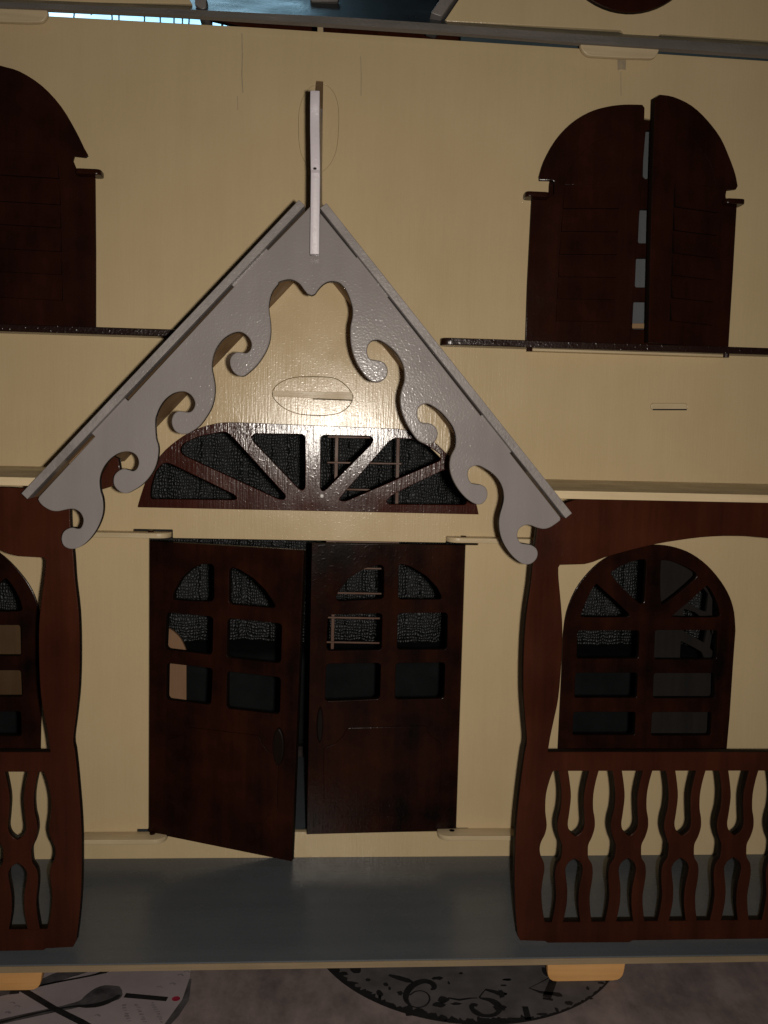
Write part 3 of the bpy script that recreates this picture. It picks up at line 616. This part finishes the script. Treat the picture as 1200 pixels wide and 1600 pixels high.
# ------------------------------------------------------------------ things round the house
# printed tablecloth
bm = bmesh.new()
gxs, gys = np.linspace(-700, 800, 40), np.linspace(-460, 700, 30)
vs = [[bm.verts.new(world((x, y, TABLE - .35 + .25 * math.sin(x * .013 + y * .02) * math.sin(y * .017)))) for x in gxs] for y in gys]
for j in range(len(gys) - 1):
    for i in range(len(gxs) - 1): bm.faces.new((vs[j][i], vs[j][i + 1], vs[j + 1][i + 1], vs[j + 1][i]))
me = bpy.data.meshes.new('tablecloth'); bm.to_mesh(me); bm.free()
for p in me.polygons: p.use_smooth = True
tc_ = link('tablecloth', me, CLOTH)
tc_['label'] = 'dark printed tablecloth with clock dial and cutlery pictures under the dollhouse'; tc_['category'] = 'tablecloth'
T = lambda ps: [table_pt(p) for p in ps]
def stroke(pts, wid, mat, par, name, lift=.1):
    """brush stroke of varying width; points in photo pixels, width in mm"""
    P = [Vector(table_pt(p)[:2]) for p in pts]; n = len(P); Lf, Rt = [], []
    for i, p in enumerate(P):
        t_ = (P[min(i + 1, n - 1)] - P[max(i - 1, 0)]).normalized(); n__ = Vector((-t_.y, t_.x)); w_ = wid[i] if isinstance(wid, (list, tuple)) else wid
        Lf.append(p + n__ * w_ / 2); Rt.append(p - n__ * w_ / 2)
    bm = bmesh.new(); a_ = [bm.verts.new(world((p.x, p.y, TABLE + lift))) for p in Lf]; b_ = [bm.verts.new(world((p.x, p.y, TABLE + lift))) for p in Rt]
    for i in range(n - 1): bm.faces.new((a_[i], b_[i], b_[i + 1], a_[i + 1]))
    me = bpy.data.meshes.new(name); bm.to_mesh(me); bm.free(); return link(name, me, mat, par)
# dial
bl = T([(515, 1512), (945, 1500), (735, 1599)])
def circ(a_, b_, c):
    ax, ay, bx, by, cx, cy = a_.x, a_.y, b_.x, b_.y, c.x, c.y
    d = 2 * (ax * (by - cy) + bx * (cy - ay) + cx * (ay - by))
    ux = ((ax * ax + ay * ay) * (by - cy) + (bx * bx + by * by) * (cy - ay) + (cx * cx + cy * cy) * (ay - by)) / d
    uy = ((ax * ax + ay * ay) * (cx - bx) + (bx * bx + by * by) * (ax - cx) + (cx * cx + cy * cy) * (bx - ax)) / d
    return ux, uy, math.hypot(ax - ux, ay - uy)
dxc, dyc, dR = circ(*T([(510, 1512), (960, 1520), (735, 1601)]))
dial = flat('dial', [(dxc + dR * math.cos(q), dyc + dR * math.sin(q), 0) for q in np.linspace(0, 2 * math.pi, 97)[:-1]], DIAL, tc_, .0, .08)
def ring(r0, r1, a0_, a1_, jit=0):
    bm = bmesh.new(); prev = None
    for k, q in enumerate(np.linspace(a0_, a1_, 120)):
        j = random.uniform(-jit, jit)
        v = [bm.verts.new(world((dxc + (rr_ + (j if i == 0 else 0)) * math.cos(q), dyc + (rr_ + (j if i == 0 else 0)) * math.sin(q), TABLE + .1))) for i, rr_ in enumerate((r0, r1))]
        if prev: bm.faces.new((prev[0], prev[1], v[1], v[0]))
        prev = v
    me = bpy.data.meshes.new('dial_rim'); bm.to_mesh(me); bm.free(); link('dial_rim', me, INK, dial)
ring(dR * .955, dR * 1.002, math.radians(180), math.radians(285), dR * .02); ring(dR * .985, dR * 1.002, math.radians(285), math.radians(360), dR * .006)
e2 = lambda t: Z(500, 1500, 4, t)
six = smooth(e2('705,170 715,195 690,195 690,168 718,165 712,140 670,130 620,140 570,165 540,205 535,245 560,280 605,300 655,295 690,270 695,240 670,205 625,195 580,205 550,235'), 3)
stroke(smooth(e2('690,185 712,178 705,150 660,133 610,143 565,172 538,215 540,255 570,288 615,298 660,285 685,250 675,215 640,195 595,198 560,222'), 3), [.8 + 2.7 * math.sin(min(1, k / 24) * math.pi) ** .7 for k in range(46)], INK, dial, 'numeral')
stroke(smooth(e2('1032,185 1090,200 1135,215 1165,210'), 3), [1.38, 1.76, 2.20, 2.48, 2.75, 2.75, 2.75, 2.20, 1.65, 1.10], INK, dial, 'numeral')
stroke(smooth(e2('1035,185 1010,215 1000,238 1060,250 1105,275 1122,305 1105,335 1060,350 1010,345 970,325 948,300 955,280 985,285'), 3), [0.55, 0.55, 0.55, 0.66, 0.66, 0.83, 1.10, 1.65, 2.20, 2.75, 3.30, 3.58, 3.58, 3.30, 3.03, 2.75, 2.48, 2.20, 2.20, 2.20, 2.20, 2.20, 2.20, 2.20, 2.48, 2.75, 3.03, 3.03, 2.75, 2.20, 2.20, 2.20, 2.20, 2.20, 2.20, 2.20, 1.65], INK, dial, 'numeral')
e3 = lambda t: Z(780, 1480, 2.857, t)
stroke(e3('250,118 235,165 212,225'), [3.30, 3.58, 3.85], INK, dial, 'numeral')
stroke(smooth(e3('248,122 190,155 132,184'), 3), [1.10, 0.83, 0.66, 0.55, 0.44, 0.39, 0.33], INK, dial, 'numeral')
stroke(smooth(e3('132,182 180,200 230,208 262,212 270,222'), 2), [0.55, 0.83, 1.65, 2.20, 2.48, 2.75, 3.30, 3.30, 2.20], INK, dial, 'numeral')
stroke(e3('195,228 240,236'), [1.65, 1.65], INK, dial, 'numeral')
def blot(px, r_, name='print_spot', mat=INK, par=None, n=11):
    c = table_pt(px); a0_ = random.uniform(0, 6); ec = random.uniform(.6, 1.5)
    pts = [(c.x + r_ * ec * math.cos(q) * random.uniform(.65, 1.25), c.y + r_ / ec * math.sin(q) * random.uniform(.65, 1.25), 0) for q in np.linspace(0, 2 * math.pi, n + 1)[:-1]]
    bm = bmesh.new(); bm.faces.new([bm.verts.new(world((x, y, TABLE + .12))) for x, y, _ in pts]); me = bpy.data.meshes.new(name); bm.to_mesh(me); bm.free()
    bm = None; return link(name, me, mat, par or dial)
for t_, r_ in (('225,60', 7), ('148,85', 4), ('210,145', 3), ('300,125', 3), ('280,205', 5), ('372,210', 5), ('410,155', 3), ('435,180', 2.4), ('375,240', 2.6), ('730,115', 4.5), ('805,145', 2),
               ('500,208', 3.4), ('765,250', 5.5), ('735,280', 5.5), ('850,275', 3.6), ('555,315', 7), ('620,325', 6), ('680,352', 4), ('465,290', 2.5), ('770,378', 3), ('830,382', 5), ('880,384', 3), ('1000,385', 5), ('1090,388', 5), ('1150,160', 2.4), ('1165,125', 3), ('880,85', 2.4)):
    blot(e2(t_)[0], r_ * .45)
for t_, r_ in (('10,210', 5), ('2,270', 6), ('35,145', 3), ('310,250', 4), ('258,280', 3), ('190,300', 3.4), ('60,325', 5), ('395,185', 2.6), ('430,145', 4), ('455,160', 3), ('405,230', 2.2), ('205,108', 5)):
    blot(e3(t_)[0], r_ * .45)
stroke(e2('430,95 490,112 550,130 580,140'), [1.5, 3.2, 3.2, 1], INK, dial, 'print_spot'); stroke(e2('800,238 870,250 940,240 985,238'), [1, 1.5, 1, .6], INK, dial, 'print_spot')
stroke(e3('115,265 130,325'), [2.6, 2.8], INK, dial, 'print_spot'); stroke(e3('0,205 35,210'), [2.8, 1.3], INK, dial, 'print_spot')
# pasted papers with cutlery pictures
e1 = lambda t: Z(0, 1500, 4, t)
pap = flat('paper_print', T([(-260, 1500), (301, 1496), (296, 1530), (285, 1565), (262, 1604), (240, 1660), (-260, 1660)]), PAPER, tc_, .0, .06)
stroke(e1('1190,120 1160,250 1095,345 1050,400 1000,470'), [1, 3, 3.4, 2.6, 2], INKG, pap, 'paper_edge')
stroke(smooth(e1('-40,215 120,175 260,140 380,100 480,75 570,55'), 3), [5, 5.5, 6, 6, 5, 4, 5, 6, 7, 7, 7, 6, 6, 5, 4, 3], INKG, pap, 'cutlery_print')
stroke(smooth(e1('150,185 350,140 560,100 650,75 700,50'), 3), [2, 1.6, 1.4, 1.4, 1.4, 1.4, 1.4, 1.6, 2, 3, 3, 2, 1], INK, pap, 'cutlery_print')
stroke(smooth(e1('-40,398 100,365 260,330 400,300 500,275 570,245 640,222 700,212 745,208 765,205'), 3), [3.5] * 10 + [4, 4, 4.5, 5, 7, 9, 11, 13, 14, 14, 13, 12, 11, 10, 9, 7, 5, 3], INKG, pap, 'cutlery_print', .1)
stroke(smooth(e1('0,392 160,350 330,312 470,290 540,290 620,280 690,255 750,220'), 3), [1.2] * 10 + [1.6, 2, 2.4, 2.6, 3, 3, 3, 3, 2.6, 2, 1.6, 1], INK, pap, 'cutlery_print', .12)
stroke(e1('75,150 140,185 330,300 510,390 560,420'), [2.6, 3, 3, 3.2, 3.2], INK, pap, 'print_line', .14)
stroke(e1('70,178 130,172'), [9, 9], INK, pap, 'print_spot', .14)
stroke(e1('780,222 1045,246'), [3.2, 3], INK, pap, 'print_line', .14)
rp_ = table_pt(e1('1100,243')[0]); flat('print_spot', [(rp_.x + 1.8 * math.cos(q), rp_.y + 1.7 * math.sin(q), 0) for q in np.linspace(0, 6.28, 15)[:-1]], RED, pap, .06, .06)
for x0, y0, x1, y1, n in ((770, 285, 800, 400, 7), (850, 280, 905, 400, 8), (950, 265, 1010, 400, 9)):     # blurred lines of print
    for k in range(n):
        t_ = k / n; px, py = x0 + (x1 - x0) * t_, y0 + (y1 - y0) * t_
        stroke([(px / 4 + random.uniform(-2.5, 0), 1500 + py / 4), (px / 4 + random.uniform(3, 6), 1500 + py / 4 + random.uniform(-1, 2))], random.uniform(.5, 1.1), INKP, pap, 'print_letters', .11)
for x0, y0 in ((60, 270), (90, 290), (30, 330), (1110, 95), (1150, 75), (1060, 150), (980, 170), (590, 348)):
    stroke([(x0 / 4, 1500 + y0 / 4), (x0 / 4 + 5, 1500 + y0 / 4 - 1.5), (x0 / 4 + 9, 1500 + y0 / 4 + 1)], random.uniform(.5, 1.1), INKP, pap, 'print_letters', .11)

# dark woven chair standing behind the house: its back shows through doors and transom
chair = bpy.data.objects.new('woven_chair', None); sc.collection.objects.link(chair); chair.location = world((0, 290, TABLE))
chair['label'] = 'dark grey woven chair back seen through the doors and fan window'; chair['category'] = 'chair'
def cpart(name, me, mat):
    o_ = link(name, me, mat, chair); o_.matrix_parent_inverse = Matrix.Translation(-Vector(chair.location)); return o_
bm = bmesh.new(); xs = np.linspace(-330, 330, 260); zs_ = np.linspace(Yp(270).pix((560, 1001))[1], 130, 16)
def fold(x): return 5 * math.sin(x * .075) + 3.2 * math.sin(x * .19 + 1) + 2 * math.sin(x * .41)
vs = [[bm.verts.new(world((x, 270 + fold(x) + .03 * (z + 190), z))) for x in xs] for z in zs_]
for j in range(len(zs_) - 1):
    for i in range(len(xs) - 1): bm.faces.new((vs[j][i], vs[j][i + 1], vs[j + 1][i + 1], vs[j + 1][i]))
me = bpy.data.meshes.new('backrest'); bm.to_mesh(me); bm.free()
for p in me.polygons: p.use_smooth = True
bk = cpart('backrest', me, WEAVE); sm_ = bk.modifiers.new('thickness', 'SOLIDIFY'); sm_.thickness = .012; sm_.offset = 1
o_ = prism('seat', rounded([(205, -246.5), (330, -246.5), (330, -172), (205, -172)], 16, 5), -330, 330, 'X', BLACKC, None, 0); o_.parent = chair; o_.matrix_parent_inverse = Matrix.Translation(-Vector(chair.location))

# daylit window of the room behind, seen through the gap under the roof
win = bpy.data.objects.new('room_window', None); sc.collection.objects.link(win); win.location = world((-280, 1200, 480))
win['label'] = 'bright daylit window with scrolled iron grille glimpsed under the roof edge'; win['category'] = 'window'; win['kind'] = 'thing'
WY = Yp(1200); xa, za = WY.pix((30, 62)); xb, zb2 = WY.pix((470, -40)); zb2 = 1700; 
def wpart(o_): o_.parent = win; o_.matrix_parent_inverse = Matrix.Translation(-Vector(win.location)); return o_
wpart(plate('pane', WY, box_uv(xa, za, xb, zb2), [], 6, LIT, None, .5))
wpart(plate('frame', Yp(1196), box_uv(xa - 40, za - 40, xb + 40, zb2 + 40), [box_uv(xa + 2, za + 2, xb - 2, zb2 - 2)], 30, IRON, None, 1))
paths = []
for px in (135, 165, 215, 268, 284, 345, 362):
    x, z = WY.pix((px, 30)); s = random.choice((-1, 1))
    paths.append([(x + s * 16 * math.cos(q), 1180, z + 26 * math.sin(q * 1.1) - 8) for q in np.linspace(-1.2, 2.6, 16)])
for px in (190, 275, 288, 350):
    x, _ = WY.pix((px, 30)); paths.append([(x, 1180, za), (x, 1180, zb2)])
wpart(link('grille', tube_mesh(paths, 1.5), GLARE))
